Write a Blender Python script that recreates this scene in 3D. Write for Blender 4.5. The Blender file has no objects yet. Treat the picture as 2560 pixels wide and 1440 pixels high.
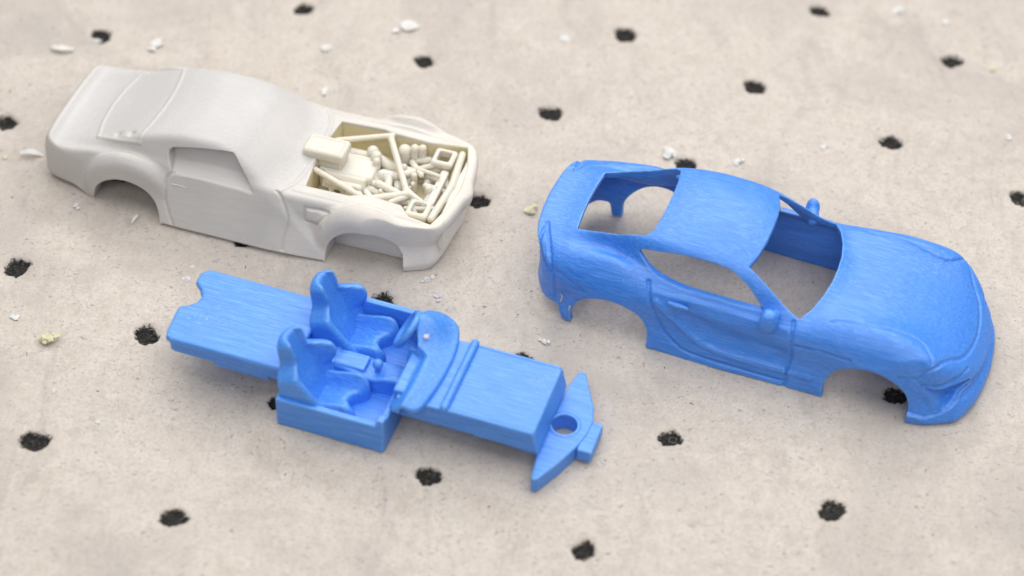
import math, random
import numpy as np

# ------------------------------------------------------------------ implicit-surface modelling (cm)
def curve(pts):
    """Smooth 1-D interpolation (monotone cubic) through (t, v) pairs, as a fast lookup."""
    pts = sorted(pts)
    x = np.array([q[0] for q in pts], float); y = np.array([q[1] for q in pts], float)
    d = np.diff(y) / np.diff(x)
    m = np.zeros_like(y)
    m[0], m[-1] = d[0], d[-1]
    for i in range(1, len(x) - 1):
        if d[i-1] * d[i] > 0:
            w1 = 2*(x[i+1]-x[i]) + (x[i]-x[i-1]); w2 = (x[i+1]-x[i]) + 2*(x[i]-x[i-1])
            m[i] = (w1 + w2) / (w1/d[i-1] + w2/d[i])
    T = np.linspace(x[0], x[-1], 800)
    k = np.clip(np.searchsorted(x, T) - 1, 0, len(x) - 2)
    h = x[k+1] - x[k]; s = (T - x[k]) / h
    V = ((2*s**3 - 3*s**2 + 1)*y[k] + (s**3 - 2*s**2 + s)*h*m[k] + (-2*s**3 + 3*s**2)*y[k+1] + (s**3 - s**2)*h*m[k+1])
    # soften the joints a little
    for _ in range(2):
        V[5:-5] = sum(V[5+o:len(V)-5+o] for o in range(-5, 6)) / 11
    return lambda t: np.interp(t, T, V)

def smax(a, b, k=0.04):
    h = np.maximum(k - np.abs(a - b), 0.0) / k
    return np.maximum(a, b) + h*h*k*0.25
def smin(a, b, k=0.04):
    return -smax(-a, -b, k)
def sstep(a, b, x):
    t = np.clip((x - a) / (b - a), 0, 1)
    return t*t*(3 - 2*t)
def box(x, y, z, c, hs, r=0.02):
    qx = np.abs(x - c[0]) - hs[0] + r; qy = np.abs(y - c[1]) - hs[1] + r; qz = np.abs(z - c[2]) - hs[2] + r
    return (np.sqrt(np.maximum(qx, 0)**2 + np.maximum(qy, 0)**2 + np.maximum(qz, 0)**2)
            + np.minimum(np.maximum(qx, np.maximum(qy, qz)), 0) - r)
def ellipsoid(x, y, z, c, rs):
    k0 = np.sqrt(((x-c[0])/rs[0])**2 + ((y-c[1])/rs[1])**2 + ((z-c[2])/rs[2])**2)
    return (k0 - 1) * min(rs)
def capsule(x, y, z, a, b, r, r2=None):
    ba = [b[i]-a[i] for i in range(3)]
    L = sum(v*v for v in ba)
    t = np.clip(((x-a[0])*ba[0] + (y-a[1])*ba[1] + (z-a[2])*ba[2]) / L, 0, 1)
    d = np.sqrt((x-a[0]-t*ba[0])**2 + (y-a[1]-t*ba[1])**2 + (z-a[2]-t*ba[2])**2)
    return d - (r if r2 is None else r + (r2 - r)*t)
def polyline(x, y, z, pts):
    d = np.full(x.shape, 9.0)
    for a, b in zip(pts[:-1], pts[1:]):
        d = np.minimum(d, capsule(x, y, z, a, b, 0.0))
    return d
def poly2(u, v, pts):
    """Signed distance to a closed 2-D polygon (negative inside)."""
    n = len(pts); d = np.full(u.shape, 1e9); s = np.zeros(u.shape, bool)
    for i in range(n):
        ax, ay = pts[i]; bx, by = pts[(i+1) % n]
        ex, ey = bx-ax, by-ay; wx, wy = u-ax, v-ay
        t = np.clip((wx*ex + wy*ey) / (ex*ex + ey*ey + 1e-12), 0, 1)
        d = np.minimum(d, (wx-ex*t)**2 + (wy-ey*t)**2)
        if ay != by:
            c = ((ay <= v) != (by <= v)) & (u < ax + (v-ay)/(by-ay)*ex)
            s ^= c
    d = np.sqrt(d)
    return np.where(s, -d, d)
def smooth_loop(pts, n=5):
    """Closed Catmull-Rom through pts."""
    out = []; N = len(pts)
    for i in range(N):
        p0, p1, p2, p3 = pts[i-1], pts[i], pts[(i+1) % N], pts[(i+2) % N]
        for k in range(n):
            t = k/n
            out.append(tuple(0.5*((2*p1[j]) + (-p0[j]+p2[j])*t + (2*p0[j]-5*p1[j]+4*p2[j]-p3[j])*t*t + (-p0[j]+3*p1[j]-3*p2[j]+p3[j])*t**3) for j in range(2)))
    return out

def grad(f, P, e=0.004):
    g = np.zeros_like(P)
    for i in range(3):
        a = P.copy(); b = P.copy(); a[:, i] += e; b[:, i] -= e
        g[:, i] = f(a[:, 0], a[:, 1], a[:, 2]) - f(b[:, 0], b[:, 1], b[:, 2])
    return g / (2*e)

def lay_on(f, pts, step=.09):
    """Smooth, densify and drop a rough 3-D path onto the surface f = 0."""
    P = [np.array(q, float) for q in pts]
    P = [2*P[0] - P[1]] + P + [2*P[-1] - P[-2]]
    out = []
    for i in range(1, len(P)-2):
        p0, p1, p2, p3 = P[i-1:i+3]
        n = max(2, int(np.linalg.norm(p2-p1)/step))
        for k in range(n):
            t = k/n
            out.append(.5*((2*p1) + (p2-p0)*t + (2*p0-5*p1+4*p2-p3)*t*t + (-p0+3*p1-3*p2+p3)*t**3))
    out.append(P[-2])
    V = np.array(out)
    for _ in range(8):
        g = grad(f, V, .01); d = f(V[:, 0], V[:, 1], V[:, 2])
        V = V - (d/np.maximum((g*g).sum(1), .2))[:, None]*g
    return V
def near_path(x, y, z, V, pad):
    """distance to a laid path; far value outside a padded box of each piece"""
    d = np.full(x.shape, 9.0)
    lo = V.min(0) - pad; hi = V.max(0) + pad
    I = np.nonzero((x > lo[0]) & (x < hi[0]) & (y > lo[1]) & (y < hi[1]) & (z > lo[2]) & (z < hi[2]))[0]
    if not len(I): return d
    xx, yy, zz = x[I], y[I], z[I]; dd = np.full(len(I), 9.0)
    for a, b in zip(V[:-1], V[1:]):
        l2 = np.minimum(a, b) - pad; h2 = np.maximum(a, b) + pad
        k = np.nonzero((xx > l2[0]) & (xx < h2[0]) & (yy > l2[1]) & (yy < h2[1]) & (zz > l2[2]) & (zz < h2[2]))[0]
        if len(k): dd[k] = np.minimum(dd[k], capsule(xx[k], yy[k], zz[k], a, b, 0.0))
    d[I] = dd
    return d

def polygonise(f, lo, hi, h, margin=1.6, steps=3):
    """Surface nets over f<0 inside the box lo..hi. Returns vertices, quads, normals."""
    lo = np.array(lo, float); hi = np.array(hi, float)
    B = 4
    n = np.ceil((hi - lo) / (h*B)).astype(int)
    N = n*B + 1
    ax = [lo[i] + h*np.arange(N[i]) for i in range(3)]
    ca = [lo[i] + h*B*(np.arange(n[i]) + 0.5) for i in range(3)]
    CX, CY, CZ = np.meshgrid(*ca, indexing='ij')
    fc = f(CX.ravel(), CY.ravel(), CZ.ravel()).reshape(CX.shape)
    act = np.abs(fc) < h*B*0.87*margin
    F = np.repeat(np.repeat(np.repeat(np.where(fc < 0, -1.0, 1.0).astype(np.float32), B, 0), B, 1), B, 2)
    F = np.pad(F, ((0, 1), (0, 1), (0, 1)), mode='edge')
    M = np.zeros(F.shape, bool)
    A = np.repeat(np.repeat(np.repeat(act, B, 0), B, 1), B, 2)
    M[:-1, :-1, :-1] |= A; M[1:, :-1, :-1] |= A; M[:-1, 1:, :-1] |= A; M[:-1, :-1, 1:] |= A
    M[1:, 1:, :-1] |= A; M[1:, :-1, 1:] |= A; M[:-1, 1:, 1:] |= A; M[1:, 1:, 1:] |= A
    I, J, K = np.nonzero(M)
    val = np.empty(len(I))
    for s in range(0, len(I), 400000):
        q = slice(s, s+400000)
        val[q] = f(ax[0][I[q]], ax[1][J[q]], ax[2][K[q]])
    F[I, J, K] = val
    F[0] = F[-1] = 1; F[:, 0] = F[:, -1] = 1; F[:, :, 0] = F[:, :, -1] = 1
    F = F.astype(np.float32)
    S = F < 0
    cs = [S[a:S.shape[0]-1+a, b:S.shape[1]-1+b, c:S.shape[2]-1+c] for a in (0, 1) for b in (0, 1) for c in (0, 1)]
    anyv = cs[0].copy(); allv = cs[0].copy()
    for c in cs[1:]:
        anyv |= c; allv &= c
    cell = anyv & ~allv
    ci = np.argwhere(cell)
    idx = np.full(cell.shape, -1, np.int64); idx[cell] = np.arange(len(ci))
    acc = np.zeros((len(ci), 3)); cnt = np.zeros(len(ci))
    offs = [(a, b, c) for a in (0, 1) for b in (0, 1) for c in (0, 1)]
    for a in offs:
        for axi in range(3):
            if a[axi]: continue
            b = list(a); b[axi] = 1
            v0 = F[ci[:, 0]+a[0], ci[:, 1]+a[1], ci[:, 2]+a[2]]; v1 = F[ci[:, 0]+b[0], ci[:, 1]+b[1], ci[:, 2]+b[2]]
            cr = (v0 < 0) != (v1 < 0)
            t = np.where(cr, v0 / np.where(cr, v0 - v1, 1), 0)
            p = np.array(a, float)[None].repeat(len(ci), 0); p[:, axi] += t
            acc += p*cr[:, None]; cnt += cr
    V = lo + h*(ci + acc/np.maximum(cnt, 1)[:, None])
    quads = []
    for axi in range(3):
        u, v = (axi+1) % 3, (axi+2) % 3
        sl0 = [slice(None)]*3; sl1 = [slice(None)]*3
        sl0[axi] = slice(0, -1); sl1[axi] = slice(1, None)
        s0 = S[tuple(sl0)]; s1 = S[tuple(sl1)]
        e = np.argwhere(s0 != s1)
        e = e[(e[:, u] > 0) & (e[:, v] > 0) & (e[:, u] < S.shape[u]-1) & (e[:, v] < S.shape[v]-1)]
        inside = S[e[:, 0], e[:, 1], e[:, 2]]
        c = []
        for du, dv in ((-1, -1), (0, -1), (0, 0), (-1, 0)):
            k = e.copy(); k[:, u] += du; k[:, v] += dv
            c.append(idx[k[:, 0], k[:, 1], k[:, 2]])
        q = np.stack(c, 1)
        q[~inside] = q[~inside][:, ::-1]
        quads.append(q)
    Q = np.concatenate(quads)
    Q = Q[(Q >= 0).all(1)]
    V0 = V.copy()
    for _ in range(steps):
        g = grad(f, V); g2 = (g*g).sum(1)
        d = f(V[:, 0], V[:, 1], V[:, 2])
        st = -(d/np.maximum(g2, 0.15))[:, None]*g
        L = np.linalg.norm(st, axis=1, keepdims=True)
        V = V + st*np.minimum(1, 0.4*h/np.maximum(L, 1e-9))
    V = V0 + np.clip(V - V0, -0.7*h, 0.7*h)
    nrm = grad(f, V, 0.006)
    nrm /= np.maximum(np.linalg.norm(nrm, axis=1, keepdims=True), 1e-9)
    return V, Q, nrm
# ------------------------------------------------------------------ blue coupe body shell
_bzc = curve([(-4.9,1.30),(-4.35,1.335),(-4.1,1.33),(-3.7,1.34),(-2.0,1.25),(0.0,1.27),(0.35,1.31),(1.0,1.29),(1.6,1.20),(2.1,1.03),(2.5,0.79),(2.85,0.42),(3.2,0.1)])
_bfh = curve([(-4.9,-.16),(-4.3,-.11),(-3.6,.05),(-2.9,.19),(-2.3,.06),(-1.0,-.03),(0.0,-.02),(0.6,.06),(1.2,.15),(1.6,.18),(2.0,.15),(2.4,.06),(3.2,-.05)])
_bw = curve([(-4.9,1.22),(-4.2,1.27),(-3.6,1.36),(-2.9,1.415),(-2.2,1.375),(-1.5,1.335),(-0.6,1.325),(0.3,1.345),(1.2,1.40),(1.9,1.39),(2.4,1.37),(3.2,1.34)])
_btum = curve([(-.2,-.05),(0,-.04),(.18,-.01),(.30,-.035),(.5,-.045),(.72,-.01),(.9,0),(1.08,-.05),(1.25,-.15),(1.45,-.27),(2.2,-.8)])
_bgz = curve([(-4.9,1.0),(-4.35,1.22),(-4.1,1.28),(-3.7,1.43),(-3.1,1.67),(-2.6,1.83),(-2.1,1.93),(-1.6,1.965),(-1.1,1.935),(-.77,1.865),(-.4,1.71),(0,1.505),(.35,1.30),(.7,1.06),(1.5,.4)])
_bgw = curve([(-4.9,.62),(-4.2,.72),(-3.6,.82),(-3.0,.90),(-2.5,1.06),(-1.9,1.13),(-1.2,1.145),(-.5,1.13),(0.0,1.12),(.5,1.1),(1.5,1.0)])
_bfp = curve([(-.3,2.60),(0,2.70),(.10,2.80),(.22,2.79),(.36,2.76),(.55,2.775),(.70,2.71),(.85,2.68),(1.0,2.62),(1.2,2.52),(1.6,2.3)])
_bfd = curve([(0,0),(.4,.04),(.7,.11),(.9,.20),(1.1,.33),(1.2,.42),(1.3,.66),(1.38,.92),(1.48,1.3),(1.8,2.8)])
_brp = curve([(-.3,-4.22),(.2,-4.30),(.5,-4.36),(.8,-4.36),(1.05,-4.34),(1.2,-4.37),(1.34,-4.42),(1.5,-4.30),(1.8,-4.0)])
_brd = curve([(0,0),(.5,.03),(.9,.11),(1.15,.24),(1.28,.42),(1.36,.65),(1.45,1.0),(1.8,2.4)])

def blue_hull(x, y, z):
    a = np.abs(y)
    side = a - (_bw(x) + _btum(z))
    hump = np.exp(-((a-1.20)/(.22 + .24*sstep(-.5, .8, x)))**2)*_bfh(x)
    deck = (z - (_bzc(x) - .035*y*y + hump))*.94
    low = smax(side, deck, .22)
    xs = x + .25*np.minimum(y*y, 1.5)
    crown = .15*y*y
    top = (z - (_bgz(xs) - crown))*.90
    gs = (a - (_bgw(x) - .26*(z-1.2)))*.95
    cab = smax(gs, top, .13)
    b = smin(low, cab, .16)
    fr = (x - (_bfp(z) - _bfd(a)*(.65 + .5*sstep(.05,.55,z))))*.88
    re = ((_brp(z) + _brd(a)) - x)*.90
    b = smax(b, fr, .035 + .10*sstep(.65, 1.0, z))
    return smax(b, re, .05)

_B_SIDEWIN = smooth_loop([(-2.62,1.56),(-2.3,1.66),(-1.98,1.725),(-1.66,1.74),(-1.35,1.73),(-1.14,1.685),(-.88,1.53),(-.68,1.32),(-.585,1.23),(-.75,1.215),(-1.2,1.215),(-1.76,1.225),(-2.12,1.265),(-2.34,1.32),(-2.51,1.42)], 3)
_B_SCREEN = [(-.93,-.85),(-.85,-.6),(-.805,-.3),(-.795,0),(-.805,.3),(-.85,.6),(-.93,.85),(-.5,.97),(-.02,1.10),(.10,.9),(.20,.6),(.255,.3),(.27,0),(.255,-.3),(.20,-.6),(.10,-.9),(-.02,-1.10),(-.5,-.97)]
_B_REAR = [(-3.69,-.68),(-3.72,-.3),(-3.73,0),(-3.72,.3),(-3.69,.66),(-3.13,.72),(-2.60,.79),(-2.52,.74),(-2.48,.5),(-2.46,.2),(-2.46,-.2),(-2.48,-.5),(-2.52,-.72),(-2.60,-.79),(-3.13,-.74)]
_B_GROOVES = [
 [(-.09,-1.17,1.19),(-.06,-1.31,.98),(-.04,-1.335,.7),(-.04,-1.33,.48),(-.04,-1.345,.16),(-.04,-1.32,-.05)],
 [(-2.37,-1.2,1.22),(-2.33,-1.3,1.11),(-2.25,-1.375,.92),(-2.09,-1.35,.52),(-1.86,-1.36,.28),(-1.56,-1.37,.15),(-.6,-1.34,.10),(-.04,-1.345,.10)],
 [(-.01,-1.335,.86),(.4,-1.35,.9),(.86,-1.385,.92)],
 [(.45,-1.06,1.28),(.63,-1.0,1.30),(.88,-1.0,1.30),(1.41,-.93,1.2),(1.73,-.93,1.12),(1.95,-1.1,.97)],
 [(1.62,-1.36,.84),(1.86,-1.28,.84),(1.95,-1.18,.94),(2.09,-1.04,.965),(2.25,-.82,.88),(2.40,-.62,.80),(2.50,-.3,.75),(2.53,0,.73)],
 [(1.86,-1.28,.84),(1.92,-1.27,.75),(2.05,-1.23,.72),(2.23,-1.13,.71),(2.35,-1.02,.73),(2.52,-.7,.72)],
 [(-4.21,-.65,1.32),(-4.1,-.9,1.29),(-3.96,-1.17,1.15),(-3.86,-1.31,.88),(-3.84,-1.30,.57),(-3.85,-1.28,.3)],
 [(-4.21,-.75,1.27),(-4.15,-1.06,1.16),(-4.04,-1.23,1.01),(-3.86,-1.31,.88)],
]

def _near_poly(x, a, z, pts, pad):
    """distance of (x,|y|,z) to a polyline given on the near (negative y) side; far value outside its box"""
    P = np.array(pts); lo = P.min(0) - pad; hi = P.max(0) + pad
    d = np.full(x.shape, 9.0)
    m = (x > lo[0]) & (x < hi[0]) & (-a > lo[1]) & (-a < hi[1]) & (z > lo[2]) & (z < hi[2])
    if m.any():
        d[m] = polyline(x[m], -a[m], z[m], pts)
    return d

def _dent(d, w, amp):
    return amp*np.exp(-np.minimum(d/w, 6)**2)

_B_INTAKE = [(2.0,.69),(2.14,.655),(2.40,.645),(2.60,.60),(2.64,.53),(2.34,.27)]
_B_CHIN = [(1.80,.21),(2.12,.16),(2.34,.235),(2.62,.44),(3.2,.44),(3.2,-.4),(1.8,-.4)]
_B_PRESS = [  # (path, width, amount inwards)
 ([(-2.19,-1.345,1.0),(-1.94,-1.36,.76),(-1.55,-1.36,.44),(-1.16,-1.37,.32),(-.45,-1.36,.29),(.3,-1.36,.30)], .05, -.045),
 ([(-1.75,-1.34,.84),(-1.2,-1.34,.64),(-.2,-1.34,.56)], .17, .075),
 ([(-2.25,-1.3,1.12),(-1.2,-1.27,1.10),(-.1,-1.28,1.06)], .05, -.022),
 ([(2.50,-.88,.36),(2.68,-.5,.36),(2.76,0,.36)], .10, .08),
 ([(1.87,-1.30,.80),(2.06,-1.28,.54),(2.26,-1.25,.25)], .045, -.035),
 ([(-3.88,-1.29,1.01),(-3.64,-1.36,.96),(-3.36,-1.39,.83)], .035, .025),
 ([(-4.36,0,.72),(-4.33,-.5,.72),(-4.2,-1.0,.70)], .14, .06),
]
_B_PRESS = [(lay_on(blue_hull, g, .16), w, k) for g, w, k in _B_PRESS]
def blue_skin(x, y, z):
    a = np.abs(y)
    skin = blue_hull(x, y, z)
    for V, w, k in _B_PRESS:
        skin = skin + _dent(near_path(x, -a, z, V, 2.4*w), w, k)
    m = (x > 1.85) & (z < .85)
    if m.any():
        xm, zm, am = x[m], z[m], a[m]
        d = poly2(xm, zm, _B_INTAKE); e = poly2(xm, zm, _B_CHIN)
        k = sstep(.45, .7, am)
        s2 = skin[m] + .17*sstep(.012, -.06, d)*k*np.clip((2.80 - xm)/.5, .3, 1) - .06*sstep(.02, -.02, e)
        skin = skin.copy(); skin[m] = s2
    # wheel-arch lips
    for cx, cz in ((-2.9,.14), (1.2,.18)):
        r = np.sqrt((x-cx)**2 + (z-cz)**2)
        skin = skin - np.where(a > .9, _dent(r-.70, .07, .018), 0)
    return skin
_B_PATHS = [lay_on(blue_skin, g) for g in _B_GROOVES]
def blue_body(x, y, z):
    a = np.abs(y)
    h = blue_hull(x, y, z)
    skin = blue_skin(x, y, z)
    for k, V in enumerate(_B_PATHS):
        skin = skin + _dent(near_path(x, -a, z, V, .07), .024, .036 if k == 3 else .062)
    t = .085 + .03*sstep(.9, .3, z) + .16*sstep(1.7, 2.0, x)*sstep(1.0, .8, z)
    f = smax(skin, -(h + t), .02)
    # window and wheel openings
    m = a > .72
    cut = np.where(m, poly2(x, z, _B_SIDEWIN), 9)
    f = smax(f, -cut, .025)
    cut = np.maximum(poly2(x, y, _B_SCREEN) , 1.12 - z)
    f = smax(f, -cut, .025)
    cut = np.maximum(poly2(x, y, _B_REAR) - .01, 1.15 - z)
    f = smax(f, -cut, .02)
    for cx, cz, rr in ((-2.9,.14,.635), (1.2,.17,.655)):
        r = np.sqrt((x-cx)**2 + (z-cz)**2) - rr
        f = smax(f, -np.maximum(r, .75 - a), .03)
    # floor line, lifted behind the rear valance
    leg = np.maximum(np.maximum(x + 3.47 + .16*np.maximum(.22 - z, 0), -3.78 - x + .24*(.35 - z)), .98 - a)
    lift = smin(.28 - z, leg, .05)
    lift = np.minimum(lift, -3.44 - x)
    f = smax(f, smax(lift, -z, .02), .03)
    return f

def blue_mirror(x, y, z, k=1.0):
    e = ellipsoid(x, y, z, (-.46,-1.34,1.23), (.16*k,.13*k,.20*k))
    e = smax(e, -.56 - x + .2*(z-1.3), .05)
    e = smax(e, z - 1.44 - .1*(x+.44), .06)
    return smin(e, capsule(x, y, z, (-.44,-1.27,1.20), (-.38,-1.10,1.18), .10, .10), .05)
def blue_handle(x, y, z):
    return smin(ellipsoid(x, y, z, (-1.85,-1.335,1.01), (.17,.045,.042)), capsule(x, y, z, (-1.98,-1.33,1.03), (-1.72,-1.33,.99), .022), .03)

_B_DOOR = [(-2.45,1.4),(-2.37,1.22),(-2.33,1.11),(-2.25,.92),(-2.09,.52),(-1.86,.28),(-1.56,.15),(-.6,.10),(-.04,.10),(-.04,.7),(-.09,1.19),(-.1,1.24),(-.55,1.25)]
_B_LAMP = [(1.86,.84),(1.95,.94),(2.09,.965),(2.25,.88),(2.40,.80),(2.52,.72),(2.35,.73),(2.23,.71),(2.05,.72),(1.92,.75)]
_B_HOOD = [(.27,0),(.2,-.6),(.0,-1.1),(.45,-1.06),(.63,-1.0),(.88,-1.0),(1.41,-.93),(1.73,-.93),(1.95,-1.1),(2.09,-1.04),(2.25,-.82),(2.40,-.62),(2.50,-.3),(2.53,0)]
_B_TAIL = [(.68,1.32),(.9,1.29),(1.17,1.15),(1.31,.88),(1.23,1.01),(1.06,1.16),(.75,1.27)]
def blue_regions(P):
    x, y, z = P.T; a = np.abs(y)
    out = np.full(len(P), 'body', dtype='U16')
    out[(x > 1.86) & (z < .9)] = 'front_bumper'
    out[(x < -3.85) & (z < .88)] = 'rear_bumper'
    out[(poly2(x, -a, _B_HOOD) < 0) & (z > .6)] = 'hood'
    m = (poly2(x, z, _B_LAMP) < 0) & (a > .55)
    out[m & (y < 0)] = 'headlight|near'; out[m & (y > 0)] = 'headlight|far'
    m = (poly2(a, z, _B_TAIL) < 0) & (x < -3.8)
    out[m & (y < 0)] = 'tail_light|near'; out[m & (y > 0)] = 'tail_light|far'
    m = (poly2(x, z, _B_DOOR) < 0) & (a > 1.0)
    out[m & (y < 0)] = 'door|near'; out[m & (y > 0)] = 'door|far'
    out[(z > 1.6) & (x > -2.56 - .1*a) & (x < -.80 - .15*a*a) & (a < 1.05)] = 'roof'
    return out
# ------------------------------------------------------------------ blue chassis with seats
def rz_box(x, y, z, c, hs, ang, r=.02):
    """box turned about the y axis by ang (radians)"""
    ca, sa = math.cos(ang), math.sin(ang)
    u = (x-c[0])*ca - (z-c[2])*sa; w = (x-c[0])*sa + (z-c[2])*ca
    return box(u, y, w, (0, c[1], 0), hs, r)

_C_PLATE = [(-3.70,-.60),(-3.74,-.14),(-3.70,-.06),(-3.60,.0),(-3.52,.09),(-3.50,.2),(-3.56,.32),(-3.72,.46),(-3.72,.66),(-3.62,.80),(-1.62,.80),(-1.60,.2),(-1.60,-.3),(-1.62,-.78),(-3.55,-.78),(-3.66,-.74)]
def ch_deck(x, y, z):
    u = x; v = y
    pl = poly2(u, v, _C_PLATE) + .02
    top = z - .79
    lip = smax(smax(pl, top, .05), .66 - z, .04)
    low = smax(smax(poly2(u, v, _C_PLATE) + .065, z - .72, .02), .45 - z, .03)
    mid = smax(box(x, y, z, (-2.25, 0, .58), (.55, .68, .16), .03), -9 - z)
    pods = box(x, y, z, (-2.45, 0, .44), (.45, .70, .085), .03)
    f = smin(smin(lip, low, .02), smin(mid, pods, .02), .02)
    # shallow dip running to the tunnel
    return f + .02*np.exp(-((y)/.28)**2)*sstep(-2.6, -1.7, x)*(z > .6)

def ch_tub(x, y, z):
    o = box(x, y, z, (-.835, 0, .285), (.855, 1.16, .285), .03)
    front_hi = box(x, y, z, (-.03, 0, .42), (.07, 1.13, .32), .03)
    tab = box(x, y, z, (-.03, -1.08, .46), (.06, .07, .24), .03)
    tab2 = box(x, y, z, (-.03, 1.08, .46), (.06, .07, .24), .03)
    cav = smax(box(x, y, z, (-.81, 0, .55), (.72, 1.05, .40), .06), -9 - z)
    f = smax(o, -cav, .03)
    f = smin(f, smin(tab, tab2, .01), .02)
    fw = smax(np.maximum(np.abs(x + .03) - .05, np.abs(y) - 1.1), np.maximum(z - .52, -z), .02)
    f = smin(f, fw, .02)
    far = box(x, y, z, (-.80, 1.08, .5), (.80, .05, .22), .02)
    return smin(f, far, .03)

def ch_tunnel(x, y, z):
    body = smax(np.abs(y) - (.20 + .02*np.sin(x*7)), z - (.50 + .03*np.exp(-((x+1.35)/.25)**2) - .06*np.exp(-((x+.55)/.2)**2)), .06)
    f = smax(smax(body, np.abs(x + .83) - .80, .02), .05 - z, .02)
    step = box(x, y, z, (-.92, 0, .49), (.24, .15, .05), .03)
    step2 = box(x, y, z, (-1.25, 0, .50), (.10, .18, .06), .03)
    f = smin(f, smin(step, step2, .02), .02)
    return f
def ch_lever(x, y, z):
    k = np.sqrt((x+.50)**2 + (y+.02)**2 + (z-.60)**2) - .085
    return smin(k, capsule(x, y, z, (-.50,-.02,.42), (-.50,-.02,.58), .05), .03)

_C_W = curve(list(zip([-.1, 0, .22, .40, .50, .58, .64, .69, .76, .90, .97, 1.02], [.45, .46, .47, .475, .475, .455, .36, .26, .235, .24, .21, .13])))
_C_BN = curve([(-.1,.33),(0,.31),(.15,.27),(.30,.205),(.45,.14),(.58,.085),(.70,.05),(.80,.085),(.95,.085),(1.1,.04)])
_C_BF = curve([(-.1,.12),(0,.12),(.15,.10),(.27,.13),(.36,.26),(.46,.31),(.54,.29),(.60,.17),(.645,.06),(.72,.045),(.80,.085),(.95,.085),(1.1,.04)])
def ch_back(x, y, z, cy):
    """bucket seat backrest: bolstered panel leaning back"""
    dy = y - cy
    # lean: local axis t up the back
    bx0, bz0, bx1, bz1 = -1.16, .24, -1.63, 1.47
    L = math.hypot(bx1-bx0, bz1-bz0); ux, uz = (bx1-bx0)/L, (bz1-bz0)/L
    t = (x-bx0)*ux + (z-bz0)*uz          # 0..L up
    n = (x-bx0)*uz - (z-bz0)*ux          # forward positive
    tt = t/L
    w = _C_W(tt)
    bol = np.where(dy < 0, _C_BN(tt), _C_BF(tt))
    r = np.abs(dy)/np.maximum(w, .05)
    front = bol*sstep(.50, .86, r) - .03*sstep(.5, .1, r)*sstep(.25, .45, tt)
    backx = -1.68 - .12*sstep(.7, 1.35, z) + .08*sstep(.9, 1.5, z)*r*r
    f = smax(n - front, (backx - x), .06)*.8
    f = smax(f, (np.abs(dy) - w)*.85, .07)
    f = smax(f, np.maximum(t - L*1.0, .1 - z), .10)
    return f
def ch_cushion(x, y, z, cy):
    dy = y - cy
    xx = x + 1.15                        # 0 at the back .. .62 at the front
    zt = .30 + .10*sstep(-.05, .5, xx)
    r = np.abs(dy)/.40
    bol = .20*sstep(.40, .85, r)*sstep(.80, .45, xx)*(1 - sstep(.93, 1.1, r)*.6)
    fx = .60 - .18*np.exp(-(dy/.17)**2) + .05*np.exp(-((np.abs(dy)-.27)/.12)**2)
    f = smax((z - zt - bol)*.8, np.abs(dy) - .40, .12)
    f = smax(f, smax((xx - fx)*.85, -xx - .2, .04), .10)
    return smax(f, .02 - z, .02)

def ch_slab(x, y, z):
    fx = 2.18 + .10*(.80 - z)/.45
    o = smax(smax(np.abs(y) - .70, z - .80, .03), smax(x - fx, .05 - x, .02), .03)
    o = smax(o, .42 - z, .02)
    low = smax(smax(np.abs(y) - .66, z - .5, .02), smax(np.abs(x - 1.75) - .50, (.33 + .02*np.sin(5*x)) - z, .03), .03)
    ridge = smax(np.abs(np.abs(y) - .675) - .02, np.maximum(z - .815, .7 - z), .02)
    ridge = np.maximum(ridge, np.abs(x - 1.45) - .70)
    o = smin(o, low, .02)
    return smin(o, ridge, .02)
def ch_bar(x, y, z):
    return smax(capsule(x, y, z, (.80,-.67,.825), (.80,.68,.825), .066), -9 - z, .01)

_C_DASH = smooth_loop([(.24,-.93),(.40,-.92),(.50,-.80),(.56,-.5),(.60,-.1),(.60,.35),(.54,.70),(.44,.90),(.24,.97),(.06,.92),(-.06,.80),(-.08,.52),(-.02,.36),(.06,.18),(-.01,-.02),(-.05,-.3),(-.08,-.62),(.02,-.9)], 3)
def ch_dash(x, y, z):
    pl = poly2(x, y, _C_DASH)
    zt = 1.04 + .17*np.exp(-((y-.60)/.24)**2)*sstep(.5, .1, x) - .30*np.clip(x - .02, 0, 1) - .10*np.clip(-.55 - y, 0, 1) - .08*np.exp(-((y+.35)/.22)**2)*sstep(.35, 0, x)
    lim = .60 + 1.15*(x + .07) + 1.2*sstep(.05, .45, y)
    zt = smin(zt, lim, .07)
    zb = np.where(x > .20, zt - .14 - .4*sstep(.30, .20, x)*sstep(.80, .68, np.abs(y)), np.where(np.abs(y) > .8, .66, .58)) + .10*np.clip(-.4 - y, 0, 1)
    f = smax(pl, (z - zt)*.9, .045)
    f = smax(f, (zb - z)*.8, .03)
    # knee panel under the scuttle
    f = smin(f, smax(box(x, y, z, (.02, -.1, .66), (.12, .30, .28), .05), np.maximum(z - .96, z - lim), .04), .05)
    stem = box(x, y, z, (.22, 0, .68), (.24, .62, .18), .03)
    return smin(f, stem, .03)
def ch_wheel(x, y, z):
    c = (-.22, .52, .93); nx, nz = -.86, .51
    u = (x-c[0])*nx + (z-c[2])*nz; v = (x-c[0])*nz - (z-c[2])*nx; w = y - c[1]
    rr = np.sqrt(v*v + w*w)
    tor = np.sqrt((rr-.28)**2 + u*u) - .055
    disc = smax(rr - .28, np.abs(u + .02) - .025, .02)
    f = smin(tor, disc, .05)
    col = capsule(x, y, z, c, (.10, .52, .80), .11, .14)
    return smin(f, smax(col, u, .02), .05)

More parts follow.
